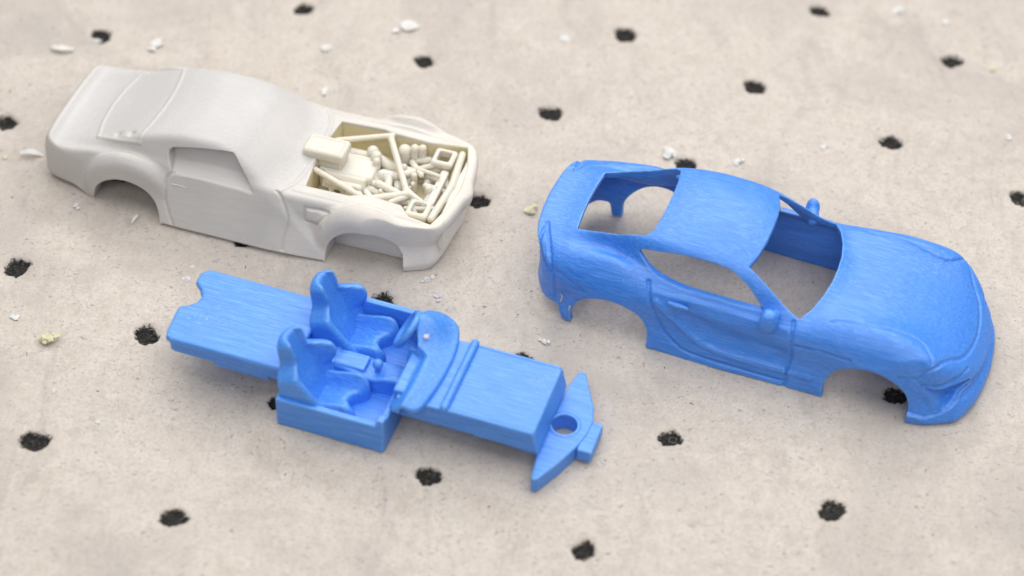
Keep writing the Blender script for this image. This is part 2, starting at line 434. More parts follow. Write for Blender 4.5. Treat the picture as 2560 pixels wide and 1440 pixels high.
_C_SPLIT = [(2.27,-.95),(2.285,-1.07),(2.33,-1.10),(2.39,-1.06),(2.58,-.68),(2.74,-.28),(2.81,.0),(2.82,.25),(2.74,.54),(2.60,.80),(2.44,1.12),(2.39,1.16),(2.32,1.12),(2.25,.76),(2.23,.3),(2.23,-.66)]
def ch_splitter(x, y, z):
    f = smax(poly2(x, y, _C_SPLIT), z - .31, .03)
    f = smax(f, -z, .03)
    lip = smax(np.sqrt((x-2.44)**2 + (y-.04)**2) - .235, np.maximum(z - .325, -z), .02)
    f = smin(f, lip, .02)
    hole = np.sqrt((x-2.44)**2 + (y-.04)**2) - .19
    return smax(f, -hole, .02)
def ch_tab(x, y, z):
    return box(x, y, z, (2.86, -.03, .17), (.115, .30, .115), .025)
# ------------------------------------------------------------------ white muscle-car body
_wzc = curve([(-4.9,.80),(-4.4,.86),(-4.1,.85),(-3.8,.87),(-3.4,.94),(-2.5,1.0),(-.5,1.01),(0,1.015),(1.2,1.03),(1.8,1.0),(2.2,.965),(2.55,.93),(2.85,.80),(3.3,.5)])
_ww = curve([(-4.9,1.0),(-4.4,1.05),(-4.0,1.09),(-3.3,1.11),(-2.0,1.12),(-1,1.14),(0,1.16),(1.3,1.16),(1.9,1.21),(2.2,1.19),(2.7,1.14),(3.3,1.1)])
_wtum = curve([(-.2,-.07),(0,-.05),(.25,0),(.5,.015),(.7,0),(.85,-.04),(1.0,-.10),(1.2,-.22),(1.6,-.55)])
_wgz = curve([(-4.9,.55),(-4.2,.72),(-3.8,.84),(-3.45,.97),(-3.0,1.16),(-2.55,1.345),(-2.1,1.49),(-1.6,1.565),(-1.25,1.565),(-.9,1.51),(-.6,1.37),(-.3,1.19),(0,1.02),(.3,.83),(1.2,.2)])
_wgw = curve([(-4.9,.62),(-4.0,.72),(-3.4,.86),(-2.9,.97),(-2.4,1.06),(-1.8,1.09),(-1,1.095),(-.3,1.10),(.2,1.08),(1.2,1.0)])
_wfp = curve([(-.2,2.46),(0,2.52),(.2,2.59),(.38,2.60),(.48,2.62),(.56,2.66),(.68,2.71),(.80,2.73),(.9,2.71),(1.05,2.60),(1.3,2.3)])
_wfd = curve([(0,-.03),(.1,-.01),(.22,.03),(.5,.07),(.85,.15),(1.0,.24),(1.07,.36),(1.13,.58),(1.22,.95),(1.5,1.7)])
_wrp = curve([(-.2,-4.44),(.3,-4.48),(.6,-4.46),(.82,-4.40),(.95,-4.35),(1.3,-4.1)])
_wrd = curve([(0,0),(.5,.01),(.85,.05),(.98,.12),(1.06,.24),(1.14,.5),(1.3,1.2)])

def white_hull(x, y, z):
    a = np.abs(y)
    side = a - (_ww(x) + .03 + _wtum(z))
    spo = .085*np.exp(-((x+4.28)/.11)**2)
    deck = (z - (_wzc(x) + spo - .03*y*y))*.96
    low = smax(side, deck, .065)
    xs = x + .19*np.minimum(y*y, 1.4)
    top = (z - (_wgz(xs) - .09*y*y))*.88
    gs = (a - (_wgw(x) - .42*(z - 1.0)))*.92
    cab = smax(gs, top, .09)
    b = smin(low, cab, .13)
    for cx, cz, ro, xo in ((-2.72, .20, .88, 1.31), (1.34, .19, .93, 1.36)):
        r = np.sqrt((x-cx)**2 + (z-cz)**2)
        r = np.where(z < cz, np.abs(x - cx) + .10*(cz - z), r)
        q = np.clip((a - 1.10)/(xo + .02 - 1.10), 0, 1)
        cone = (r - (.60 + (ro-.60)*np.sqrt(1 - q*q*.985)))*.66
        cone = cone + .55*np.maximum(1.13 - a, 0)
        fl = smax(smax(cone, a - xo, .04), .80 - a, .05)
        b = smin(b, fl, .06)
    # sweep of the front flare down to the air dam
    fr = (x - (_wfp(z) - _wfd(a)*(1 - .48*sstep(.5, .1, z))))*.9
    re = ((_wrp(z) + _wrd(a)) - x)*.92
    b = smax(b, fr, .045)
    return smax(b, re, .12)

_W_WIN = smooth_loop([(-2.06,1.235),(-1.78,1.325),(-1.48,1.375),(-1.2,1.40),(-1.05,1.40),(-.96,1.375),(-.84,1.25),(-.68,1.05),(-.57,.90),(-.8,.905),(-1.1,.905),(-1.5,.915),(-1.93,.90),(-2.0,.95)], 3)
_W_BAY = [(.22,-.82),(.17,-.3),(.17,.3),(.22,.82),(.95,.85),(1.15,.80),(1.75,.80),(2.36,.95),(2.50,.5),(2.56,.0),(2.50,-.5),(2.36,-.95),(2.0,-.92),(1.8,-.74),(1.2,-.72),(.95,-.82)]
_W_GROOVES = [
 [(-.18,-1.09,1.01),(-.08,-1.16,.92),(.05,-1.18,.53),(.0,-1.16,.15),(-.01,-1.12,-.05)],
 [(-1.96,-1.13,.90),(-2.05,-1.15,.80),(-2.09,-1.17,.47),(-2.0,-1.2,.2),(-1.9,-1.2,-.05)],
 [(.32,-1.17,.84),(.70,-1.18,.875),(.745,-1.19,.82),(.70,-1.19,.64),(.64,-1.19,.58),(.38,-1.18,.58),(.31,-1.18,.64),(.32,-1.17,.84)],
]
_W_RIBS0 = [
 [(-.16,-1.10,1.01),(.02,-.85,1.035),(.10,-.55,1.03),(.14,0,1.03)],
 [(-2.60,-.95,1.21),(-2.52,-.6,1.31),(-2.48,-.25,1.355),(-2.47,0,1.36)],
 [(-3.40,-.80,.945),(-3.50,-.45,.96),(-3.54,0,.96)],
 [(-3.40,-.80,.945),(-2.60,-.95,1.21)],
 [(.06,-.97,1.02),(.9,-.99,1.02),(1.6,-.99,1.0),(2.2,-.98,.96)],
]
def white_skin(x, y, z):
    a = np.abs(y)
    h = white_hull(x, y, z)
    skin = h
    for c in ((-3.06,-.78,1.13), (-2.80,-.80,1.24)):
        skin = skin + .045*np.exp(-(((x-c[0])/.06)**2 + ((y-c[1])/.05)**2 + ((z-c[2])/.08)**2))
    # vent raised a touch
    vb = np.maximum(np.maximum(np.abs(x-.52) - .16, np.abs(z-.73) - .10), 1.0 - a)
    skin = skin - .018*sstep(.03, -.03, vb)
    # side window pocket with a sloping ledge
    m = a > .6
    pk = np.where(m, poly2(x, z, _W_WIN), 9)
    depth = .21*sstep(.87, 1.04, z)
    hs = np.minimum(a - (_ww(x) + .03 + _wtum(z)), a - (_wgw(x) - .42*(z - 1.0)))
    skin = smax(skin, -smax(pk, -(hs + depth), .02), .03)
    # grille and light recess under the nose
    d = _near_poly(x, a, z, [(2.56,-.86,.62),(2.66,-.55,.62),(2.70,-.28,.62)], .4)
    skin = skin + .20*sstep(.135, .08, d)
    d = _near_poly(x, a, z, [(2.2,-1.2,.47),(2.50,-1.02,.47),(2.62,-.6,.47),(2.66,0,.47)], .3)
    skin = skin + _dent(d, .07, .08)
    return skin
_W_PATHS = [lay_on(white_skin, g) for g in _W_GROOVES]
_W_RIBS = [lay_on(white_skin, g) for g in _W_RIBS0]
def white_body(x, y, z):
    a = np.abs(y)
    h = white_hull(x, y, z)
    skin = white_skin(x, y, z)
    for V in _W_PATHS:
        skin = skin + _dent(near_path(x, -a, z, V, .07), .021, .055)
    for k, V in enumerate(_W_RIBS):
        skin = skin - _dent(near_path(x, -a, z, V, .10), .028, .030 if k == 0 else .020)
    f = smax(skin, -(h + .30), .03)
    # engine bay
    pl = poly2(x, y, _W_BAY)
    inner = np.maximum(np.maximum(pl - .12, h + .02), .06 - z)
    f = smin(f, inner, .02)
    f = smax(f, -np.maximum(pl, .43 - z), .03)
    for cx, cz, rr, dep in ((-2.78,-.02,.635,.70), (1.36,.10,.635,.97)):
        r = np.sqrt((x-cx)**2 + (z-cz)**2) - rr
        f = smax(f, -np.maximum(r, dep - a), .035)
    bot = np.where(x < -3.3, .10*sstep(-3.45, -3.9, x), np.where((x > -2.1) & (x < .7), .03, 0.0)) - z
    return smax(f, bot, .03)

def w_scoop(x, y, z):
    f = box(x, y, z, (.27, 0, 1.09), (.35, .215, .10), .055)
    f = smax(f, -smax(box(x, y, z, (.27, 0, 1.20), (.285, .15, .022), .02), -9 - z, .01), .012)
    base = box(x, y, z, (.27, 0, .93), (.30, .17, .10), .03)
    return smin(f, base, .02)
def w_engine(x, y, z):
    f = box(x, y, z, (.64, 0, .58), (.46, .22, .28), .05)
    for s in (-1, 1):
        c, sn = math.cos(.6), math.sin(.6)*s
        yy = (y - s*.26)*c - (z - .70)*(-sn); zz = (y - s*.26)*(-sn) + (z - .70)*c
        f = smin(f, box(x, yy, zz, (.66, 0, 0), (.36, .10, .14), .04), .03)
        f = smin(f, capsule(x, y, z, (.42, s*.40, .78), (.95, s*.40, .78), .06), .02)
        for k in range(3):
            f = smin(f, capsule(x, y, z, (.45+.2*k, s*.34, .66), (.55+.22*k, s*.58, .42), .048), .03)
    f = smin(f, capsule(x, y, z, (1.0, 0, .62), (1.22, 0, .62), .17), .03)
    f = smin(f, capsule(x, y, z, (1.06, .16, .80), (1.06, .16, .92), .06), .02)
    return f
def w_pulleys(x, y, z):
    f = np.minimum(capsule(x, y, z, (1.20, -.22, .50), (1.34, -.22, .50), .12), capsule(x, y, z, (1.20, .24, .56), (1.36, .24, .56), .13))
    f = np.minimum(f, capsule(x, y, z, (1.22, .02, .78), (1.34, .02, .78), .10))
    f = smin(f, capsule(x, y, z, (1.30, -.05, .30), (1.30, -.05, .74), .07), .02)
    return f
def w_hose(x, y, z):
    f = capsule(x, y, z, (.96, .40, .78), (1.22, .34, .70), .085)
    f = smin(f, capsule(x, y, z, (1.22, .34, .70), (1.6, .36, .66), .075), .04)
    f = smin(f, capsule(x, y, z, (1.6, .36, .66), (2.0, .52, .70), .065), .04)
    f = smin(f, capsule(x, y, z, (.96, .40, .78), (.90, .42, .86), .10), .02)
    return f
def w_fittings(x, y, z):
    f = np.full(x.shape, 9.0)
    for p in ((1.36,.62,.11,.5,.84), (1.52,.66,.075,.45,.90), (1.64,.70,.07,.45,.90), (.98,.30,.09,.4,.88), (.80,-.48,.08,.4,.80), (1.28,-.05,.07,.4,.80), (1.45,.30,.06,.4,.78), (2.02,-.12,.06,.4,.84), (1.05,.02,.05,.40,.74), (1.16,-.18,.045,.40,.72), (.52,-.62,.05,.3,.66), (.38,-.66,.05,.3,.64), (1.52,-.10,.06,.35,.66), (1.68,.12,.055,.35,.70), (1.9,.2,.06,.3,.66)):
        f = np.minimum(f, capsule(x, y, z, (p[0], p[1], p[3]), (p[0]+.02, p[1]+.01, p[4]), p[2]))
    f = np.minimum(f, capsule(x, y, z, (.30,-.52,.42), (.80,-.66,.42), .06))
    f = np.minimum(f, capsule(x, y, z, (1.2,-.5,.55), (1.9,-.2,.5), .06))
    f = np.minimum(f, capsule(x, y, z, (1.35,-.62,.50), (2.1,-.15,.62), .055))
    f = np.minimum(f, box(x, y, z, (1.72, -.55, .40), (.30, .22, .14), .04))
    f = np.minimum(f, box(x, y, z, (1.55, .60, .36), (.40, .22, .16), .04))
    f = np.minimum(f, box(x, y, z, (.50, -.70, .30), (.35, .14, .12), .04))
    rg = random.Random(5)
    for k in range(34):
        px, py = rg.uniform(.9, 2.2), rg.uniform(-.68, .70); L = rg.uniform(.15, .5); an = rg.uniform(0, 6.28); z0 = rg.uniform(.55, .86)
        f = np.minimum(f, capsule(x, y, z, (px, py, z0), (min(2.3, px+L*math.cos(an)), max(-.7, min(.7, py+L*math.sin(an))), z0+rg.uniform(-.15, .12)), rg.uniform(.035, .07)))
    for k in range(14):
        px, py = rg.uniform(1.0, 2.2), rg.uniform(-.62, .66)
        f = np.minimum(f, capsule(x, y, z, (px, py, .35), (px+.01, py, rg.uniform(.6, .86)), rg.uniform(.03, .055)))
    return f
def w_brace(x, y, z):
    B = lambda p, q, r: capsule(x, y, z, p, q, r)
    f = B((.28,.42,.93), (1.12,.78,.97), .048)
    f = smin(f, B((.20,-.36,.93), (1.12,-.74,.95), .05), .02)
    f = smin(f, B((1.10,.74,.95), (1.74,-.32,.90), .055), .03)
    f = smin(f, B((1.30,-.70,.93), (1.80,-.36,.88), .06), .03)
    f = smin(f, B((1.74,-.32,.90), (2.10,-.50,.86), .05), .03)
    return f
def w_frame(x, y, z):
    """radiator support: crossbar and two lamp buckets"""
    f = capsule(x, y, z, (2.32,-.80,.88), (2.40,0,.90), .06)
    f = smin(f, capsule(x, y, z, (2.40,0,.90), (2.32,.80,.88), .06), .03)
    f = smin(f, box(x, y, z, (2.16,0,.52), (.07,.42,.30), .03), .03)
    f = smin(f, box(x, y, z, (2.50,0,.62), (.06,.88,.29), .03), .03)
    for s in (-1, 1):
        c = (2.06, s*.64, .84)
        o = box(x, y, z, c, (.19, .20, .075), .06)
        i = box(x, y, z, c, (.105, .115, .2), .04)
        f = smin(f, smax(o, -i, .02), .02)
        f = smin(f, capsule(x, y, z, (1.90, s*.46, .80), (1.72, s*.42, .72), .05), .03)
    return f
def w_blade(x, y, z):
    return box(x, y, z, (-.86, -1.15, .055), (.36, .055, .045), .015)
def w_handle(x, y, z):
    return box(x, y, z, (-1.85, -1.195, .70), (.125, .03, .032), .014)

_W_DOOR = [(-1.96,.905),(-2.05,.80),(-2.09,.47),(-2.0,.2),(-1.9,.06),(-.01,.06),(.0,.15),(.05,.53),(-.08,.92),(-.14,1.0),(-.5,.9),(-1.2,.9)]
def white_regions(P):
    x, y, z = P.T; a = np.abs(y)
    out = np.full(len(P), 'body', dtype='U16')
    out[(x > 2.15) & (z < .47)] = 'air_dam'
    out[(x < -4.14) & (z > .76) ] = 'spoiler'
    out[(np.maximum(np.maximum(np.abs(x-.52) - .22, np.abs(z-.73) - .16), 1.1 - a) < 0) & (y < 0)] = 'fender_vent'
    out[(poly2(x, y, _W_BAY) < .012) & (z < 1.0 - .03*y*y - .03)] = 'engine_bay'
    m = (poly2(x, z, _W_DOOR) < 0) & (a > .95)
    out[m & (y < 0)] = 'door|near'; out[m & (y > 0)] = 'door|far'
    m = (poly2(x, z, _W_WIN) < .02) & (a > .75) & (y < 0)
    out[m] = 'side_window'
    xs = x + .19*y*y
    out[(xs > -.86) & (xs < .075) & (z > 1.0) & (a < 1.02 - .38*(z-1.0))] = 'windscreen'
    out[(poly2(x, a, [(-2.48,-.1),(-2.52,.6),(-2.60,.95),(-3.40,.80),(-3.50,.45),(-3.54,-.1)]) < 0) & (z > .8)] = 'rear_window'
    return out
# ------------------------------------------------------------------ Blender scene (1 unit = 1 cm)
import bpy
from mathutils import Matrix, Vector
random.seed(7); RNG = np.random.default_rng(11)
scene = bpy.context.scene
COL = scene.collection
H_GRID = 0.0195

# ---- materials
class NT:
    def __init__(s, name):
        s.m = bpy.data.materials.new(name); s.m.use_nodes = True
        s.t = s.m.node_tree; s.n = s.t.nodes; s.l = s.t.links
        s.bsdf = s.n['Principled BSDF']
    def node(s, kind, **kw):
        n = s.n.new(kind)
        for k, v in kw.items():
            if k.startswith('i_'): n.inputs[k[2:].replace('_', ' ')].default_value = v
            else: setattr(n, k, v)
        return n
    def link(s, a, b): s.l.new(a, b)
    def coords(s, scale=(1, 1, 1)):
        c = s.node('ShaderNodeTexCoord'); m = s.node('ShaderNodeMapping')
        m.inputs['Scale'].default_value = scale
        s.link(c.outputs['Object'], m.inputs['Vector']); return m.outputs['Vector']
    def noise(s, vec, scale, detail=4, rough=.6, dist=0):
        n = s.node('ShaderNodeTexNoise'); n.inputs['Scale'].default_value = scale; n.inputs['Detail'].default_value = detail
        n.inputs['Roughness'].default_value = rough; n.inputs['Distortion'].default_value = dist
        s.link(vec, n.inputs['Vector']); return n.outputs['Fac']
    def ramp(s, fac, stops):
        r = s.node('ShaderNodeValToRGB'); e = r.color_ramp.elements
        while len(e) < len(stops): e.new(.5)
        for k, (p, c) in enumerate(stops):
            e[k].position = p; e[k].color = c if len(c) == 4 else (*c, 1)
        s.link(fac, r.inputs['Fac']); return r.outputs['Color']
    def mix(s, fac, a, b, mode='MIX'):
        m = s.node('ShaderNodeMix', data_type='RGBA', blend_type=mode)
        for sock, v in ((0, fac), (6, a), (7, b)):
            if hasattr(v, 'links') or isinstance(v, bpy.types.NodeSocket): s.link(v, m.inputs[sock])
            else: m.inputs[sock].default_value = v if sock == 0 else (*v, 1)[:4]
        return m.outputs[2]
    def math(s, op, a, b=0.0, c=None):
        m = s.node('ShaderNodeMath', operation=op)
        for k, v in enumerate((a, b) if c is None else (a, b, c)):
            if isinstance(v, bpy.types.NodeSocket): s.link(v, m.inputs[k])
            else: m.inputs[k].default_value = v
        return m.outputs[0]
    def bump(s, h, strength, dist, normal=None):
        b = s.node('ShaderNodeBump'); b.inputs['Strength'].default_value = strength; b.inputs['Distance'].default_value = dist
        s.link(h, b.inputs['Height'])
        if normal is not None: s.link(normal, b.inputs['Normal'])
        return b.outputs['Normal']

def resin_blue(name, base, dust=1.0):
    t = NT(name)
    v = t.coords()
    streak = t.noise(t.coords((.32, 6, 10)), 6.0, 3, .55)
    streak2 = t.noise(t.coords((.7, 13, 20)), 6.0, 3, .6)
    layer = t.noise(t.coords((.12, .12, 20)), 1.6, 2, .5)
    cloud = t.noise(v, .9, 3, .5)
    grain = t.noise(v, 55, 3, .7)
    dustn = t.noise(v, 26, 4, .75)
    big = t.noise(v, 1.7, 2, .5)
    lo = tuple(c*.78 for c in base); hi = (min(1, base[0]*1.7 + .035), min(1, base[1]*1.28 + .02), min(1, base[2]*1.10))
    c = t.ramp(streak, [(.30, lo), (.50, base), (.70, hi)])
    c = t.mix(t.math('MULTIPLY', cloud, .2), c, (base[0] + .05, base[1]*1.0, base[2]))
    lightf = t.ramp(t.math('ADD', t.math('MULTIPLY', streak2, .6), t.math('MULTIPLY', grain, .4)), [(.50, (0, 0, 0)), (.66, (1, 1, 1))])
    c = t.mix(t.math('MULTIPLY', lightf, .28*dust), c, (.34, .50, .82))
    d = t.ramp(t.math('ADD', dustn, t.math('MULTIPLY', big, .30)), [(.80, (0, 0, 0)), (.85, (1, 1, 1))])
    c = t.mix(t.math('MULTIPLY', d, .55*dust), c, (.50, .54, .70))
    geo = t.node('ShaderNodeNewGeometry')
    edge = t.ramp(geo.outputs['Pointiness'], [(.512, (0, 0, 0)), (.555, (1, 1, 1))])  # convex edges painted paler, imitating light through thin resin
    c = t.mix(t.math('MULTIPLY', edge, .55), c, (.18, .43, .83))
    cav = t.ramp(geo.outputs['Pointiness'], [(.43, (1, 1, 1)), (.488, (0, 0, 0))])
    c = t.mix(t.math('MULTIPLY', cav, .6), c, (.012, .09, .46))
    t.link(c, t.bsdf.inputs['Base Color'])
    t.bsdf.inputs['Roughness'].default_value = .40
    t.bsdf.inputs['Specular IOR Level'].default_value = .7
    t.bsdf.inputs['Subsurface Weight'].default_value = 0
    t.bsdf.inputs['Subsurface Radius'].default_value = (.25, .5, 1.0)
    t.bsdf.inputs['Subsurface Scale'].default_value = .07
    hgt = t.math('ADD', t.math('ADD', t.math('MULTIPLY', streak, .6), t.math('MULTIPLY', streak2, .5)), t.math('ADD', t.math('MULTIPLY', layer, .6), t.math('MULTIPLY', grain, .35)))
    t.link(t.bump(hgt, .5, .010), t.bsdf.inputs['Normal'])
    return t.m

def resin_white(name, base=(.592, .572, .556), sss=0.0, nose=None):
    t = NT(name); v = t.coords()
    streak = t.noise(t.coords((.4, 7, 13)), 5.0, 4, .6)
    cloud = t.noise(v, 1.3, 3, .5); grain = t.noise(v, 60, 2, .6)
    c = t.ramp(cloud, [(.3, tuple(k*.965 for k in base)), (.7, base)])
    if nose:
        sx = t.node('ShaderNodeSeparateXYZ'); t.link(v, sx.inputs[0])
        g = t.ramp(t.math('ADD', t.math('MULTIPLY', sx.outputs['X'], .14), t.math('MULTIPLY', cloud, .5)), [(.10, (0, 0, 0)), (.60, (1, 1, 1))])
        c = t.mix(g, c, nose)
    fine = t.ramp(streak, [(.35, (.94, .94, .95)), (.65, (1.04, 1.035, 1.02))])
    c = t.mix(.9, c, fine, 'MULTIPLY')
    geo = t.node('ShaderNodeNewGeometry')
    edge = t.ramp(geo.outputs['Pointiness'], [(.508, (0, 0, 0)), (.55, (1, 1, 1))])  # cream glow of translucent thin edges put into the colour
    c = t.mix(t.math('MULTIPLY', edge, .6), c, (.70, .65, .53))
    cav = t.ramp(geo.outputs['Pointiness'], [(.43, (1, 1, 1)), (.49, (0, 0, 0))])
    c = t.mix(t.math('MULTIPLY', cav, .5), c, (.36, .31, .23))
    sp = t.ramp(t.noise(v, 16, 2, .5), [(.755, (0, 0, 0)), (.79, (1, 1, 1))])
    c = t.mix(t.math('MULTIPLY', sp, .5), c, (.25, .23, .22))
    t.link(c, t.bsdf.inputs['Base Color'])
    t.bsdf.inputs['Roughness'].default_value = .46
    t.bsdf.inputs['Specular IOR Level'].default_value = .38
    t.bsdf.inputs['Subsurface Weight'].default_value = sss
    t.bsdf.inputs['Subsurface Radius'].default_value = (1.0, .74, .40)
    t.bsdf.inputs['Subsurface Scale'].default_value = .13
    hgt = t.math('ADD', t.math('MULTIPLY', streak, .5), t.math('MULTIPLY', grain, .3))
    t.link(t.bump(hgt, .6, .012), t.bsdf.inputs['Normal'])
    return t.m

def plain(name, base, rough=.7, sss=0.0, var=.15, scale=6):
    t = NT(name); v = t.coords()
    c = t.ramp(t.noise(v, scale, 4, .6), [(.3, tuple(k*(1-var) for k in base)), (.7, tuple(min(1, k*(1+var)) for k in base))])
    t.link(c, t.bsdf.inputs['Base Color']); t.bsdf.inputs['Roughness'].default_value = rough
    if sss:
        t.bsdf.inputs['Subsurface Radius'].default_value = (1, .9, .8); t.bsdf.inputs['Subsurface Weight'].default_value = sss; t.bsdf.inputs['Subsurface Scale'].default_value = .05
    return t.m

ALB = .80
def mat_felt():
    t = NT('absorbent felt'); v = t.coords()
    n1 = t.noise(v, .45, 3, .55); n2 = t.noise(v, 3.2, 5, .65); n3 = t.noise(v, 20, 5, .7)
    fa = t.noise(t.coords((9, 1.2, 1)), 2.6, 5, .7, .6); fb = t.noise(t.coords((1.3, 10, 1)), 2.4, 5, .7, .6)
    base = t.ramp(n2, [(.25, (.655, .575, .485)), (.5, (.765, .69, .60)), (.75, (.83, .765, .68))])
    base = t.mix(t.math('MULTIPLY', n1, .45), base, (.70, .63, .555))
    fa = t.noise(t.coords((3.2, 1.2, 1)), 3.6, 5, .72, 1.6); fb = t.noise(t.coords((1.3, 3.4, 1)), 3.3, 5, .72, 1.6)
    fib = t.ramp(t.math('MULTIPLY', t.math('ADD', fa, fb), .5), [(.36, (.84, .83, .82)), (.5, (1, 1, 1)), (.66, (1.07, 1.07, 1.07))])
    base = t.mix(.8, base, fib, 'MULTIPLY')
    gr = t.ramp(n3, [(.30, (.86, .85, .84)), (.5, (1, 1, 1)), (.72, (1.05, 1.05, 1.05))])
    base = t.mix(1.0, base, gr, 'MULTIPLY')
    sm = t.ramp(t.noise(v, .28, 5, .62, .8), [(.46, (0, 0, 0)), (.66, (1, 1, 1))])
    base = t.mix(t.math('MULTIPLY', sm, .70), base, (.55, .50, .455))
    sm2 = t.ramp(t.noise(t.coords((1.0, .35, 1)), 1.3, 5, .7, 1.2), [(.54, (0, 0, 0)), (.72, (1, 1, 1))])
    base = t.mix(t.math('MULTIPLY', sm2, .50), base, (.49, .44, .40))
    # small dark flecks caught in the fibres
    fl = t.noise(t.coords((1, 1.5, 1)), 13, 4, .72, .8)
    flm = t.ramp(t.math('ADD', fl, t.math('MULTIPLY', n2, .22)), [(.70, (0, 0, 0)), (.77, (1, 1, 1))])
    base = t.mix(t.math('MULTIPLY', flm, .55), base, (.24, .19, .16))
    fl2 = t.noise(v, 30, 3, .7, .5)
    flm2 = t.ramp(fl2, [(.645, (0, 0, 0)), (.71, (1, 1, 1))])
    base = t.mix(t.math('MULTIPLY', flm2, .42), base, (.30, .25, .21))
    # punched holes: scorched ragged pits
    at = t.node('ShaderNodeAttribute', attribute_name='pit')
    dk = t.node('ShaderNodeAttribute', attribute_name='pit_dark')
    rag = t.noise(v, 16, 6, .8, 1.2); rag2 = t.noise(t.coords((1, 3.2, 1)), 9, 4, .7)
    d = t.math('ADD', at.outputs['Fac'], t.math('ADD', t.math('MULTIPLY', t.math('SUBTRACT', rag, .5), .85), t.math('MULTIPLY', t.math('SUBTRACT', rag2, .5), .30)))
    pm = t.ramp(d, [(.86, (1, 1, 1)), (1.0, (0, 0, 0))])
    pc = t.ramp(t.noise(t.coords((1, 1.6, 1)), 17, 5, .75, .8), [(.36, (.012, .012, .012)), (.56, (.045, .042, .038)), (.74, (.22, .20, .175))])
    keep = t.math('SUBTRACT', t.math('MULTIPLY', dk.outputs['Fac'], 1.9), t.math('MULTIPLY', rag2, 2.0))
    keep = t.math('ADD', keep, .10)
    keep.node.use_clamp = True
    kf = t.ramp(keep, [(.02, (0, 0, 0)), (.30, (1, 1, 1))])
    base = t.mix(t.math('MULTIPLY', pm, kf), base, pc)
    base = t.mix(1.0, base, (ALB*.985, ALB*.985, ALB), 'MULTIPLY')
    t.link(base, t.bsdf.inputs['Base Color'])
    t.bsdf.inputs['Roughness'].default_value = .95
    t.bsdf.inputs['Specular IOR Level'].default_value = .12
    hgt = t.math('ADD', t.math('ADD', t.math('MULTIPLY', t.math('ADD', fa, fb), .5), t.math('MULTIPLY', n3, .7)), t.math('MULTIPLY', n2, .8))
    nb = t.bump(hgt, .45, .03)
    t.link(nb, t.bsdf.inputs['Normal'])
    return t.m

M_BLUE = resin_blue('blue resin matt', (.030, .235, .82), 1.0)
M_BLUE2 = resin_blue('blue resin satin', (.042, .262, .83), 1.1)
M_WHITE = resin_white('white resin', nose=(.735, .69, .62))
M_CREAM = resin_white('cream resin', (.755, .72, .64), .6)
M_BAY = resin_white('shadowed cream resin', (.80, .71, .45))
M_FELT = mat_felt()
M_FLAKE = plain('white flake', (.70, .685, .655), .6, .5, .05, 9)
M_YELLOW = plain('yellow flake', (.64, .585, .39), .6, .5, .12, 9)
M_PINK = plain('pink flake', (.60, .55, .60), .6, .3, .10, 9)
M_LINT = plain('dark lint', (.07, .055, .045), .9)
M_FIBRE = plain('pale fibre', (.64, .60, .55), .9)

# ---- objects
def tag(o, label=None, cat=None, group=None, kind=None):
    for k, v in (('label', label), ('category', cat), ('group', group), ('kind', kind)):
        if v: o[k] = v
    return o
def empty(name, loc, rz, label, cat, group=None):
    o = bpy.data.objects.new(name, None); COL.objects.link(o)
    o.empty_display_size = .3
    o.location = loc; o.rotation_euler = (0, 0, math.radians(rz))
    return tag(o, label, cat, group)
def mesh_obj(name, V, Q, N, mat, parent=None):
    me = bpy.data.meshes.new(name)
    me.vertices.add(len(V)); me.vertices.foreach_set('co', np.asarray(V, np.float32).ravel())
    Q = np.asarray(Q); k = Q.shape[1]
    me.loops.add(Q.size); me.loops.foreach_set('vertex_index', Q.astype(np.int32).ravel())
    me.polygons.add(len(Q)); me.polygons.foreach_set('loop_start', np.arange(0, Q.size, k, dtype=np.int32))
    me.polygons.foreach_set('use_smooth', np.ones(len(Q), bool))
    me.update(calc_edges=True)
    if N is not None: me.normals_split_custom_set_from_vertices(N.tolist())
    me.materials.append(mat)
    o = bpy.data.objects.new(name, me); COL.objects.link(o)
    if parent is not None: o.parent = parent
    return o
def part(name, f, lo, hi, mat, parent, h=H_GRID):
    V, Q, N = polygonise(f, lo, hi, h)
    return mesh_obj(name, V, Q, N, mat, parent)
def split_parts(f, lo, hi, regions, mat, root, h=H_GRID, mats={}):
    V, Q, N = polygonise(f, lo, hi, h)
    R = regions(V[Q].mean(1))
    made = {}
    for r in sorted(set(R)):
        q = Q[R == r]
        if len(q) < 6: continue
        u, inv = np.unique(q, return_inverse=True)
        made[r] = mesh_obj(r.split('|')[0], V[u], inv.reshape(q.shape), N[u], mats.get(r.split('|')[0], mat), root)
    return made

# ---- camera
cam = bpy.data.cameras.new('camera'); cam_o = bpy.data.objects.new('camera', cam); COL.objects.link(cam_o)
PITCH, ROLL = 0.80124368, 0.03320033
fw = Vector((0, math.cos(PITCH), -math.sin(PITCH))); rt = Vector((1, 0, 0)); up = rt.cross(fw)
r2 = rt*math.cos(ROLL) + up*math.sin(ROLL); u2 = up*math.cos(ROLL) - rt*math.sin(ROLL)
mw = Matrix((r2, u2, -fw)).transposed().to_4x4(); mw.translation = Vector((0, -23.2869, 24.0367))
cam_o.matrix_world = mw
cam.lens = 73.6616; cam.sensor_width = 36; cam.clip_start = .5; cam.clip_end = 500
cam.dof.use_dof = True; cam.dof.focus_distance = 32.9; cam.dof.aperture_fstop = .0736616/.62
cam.dof.aperture_blades = 9
scene.camera = cam_o

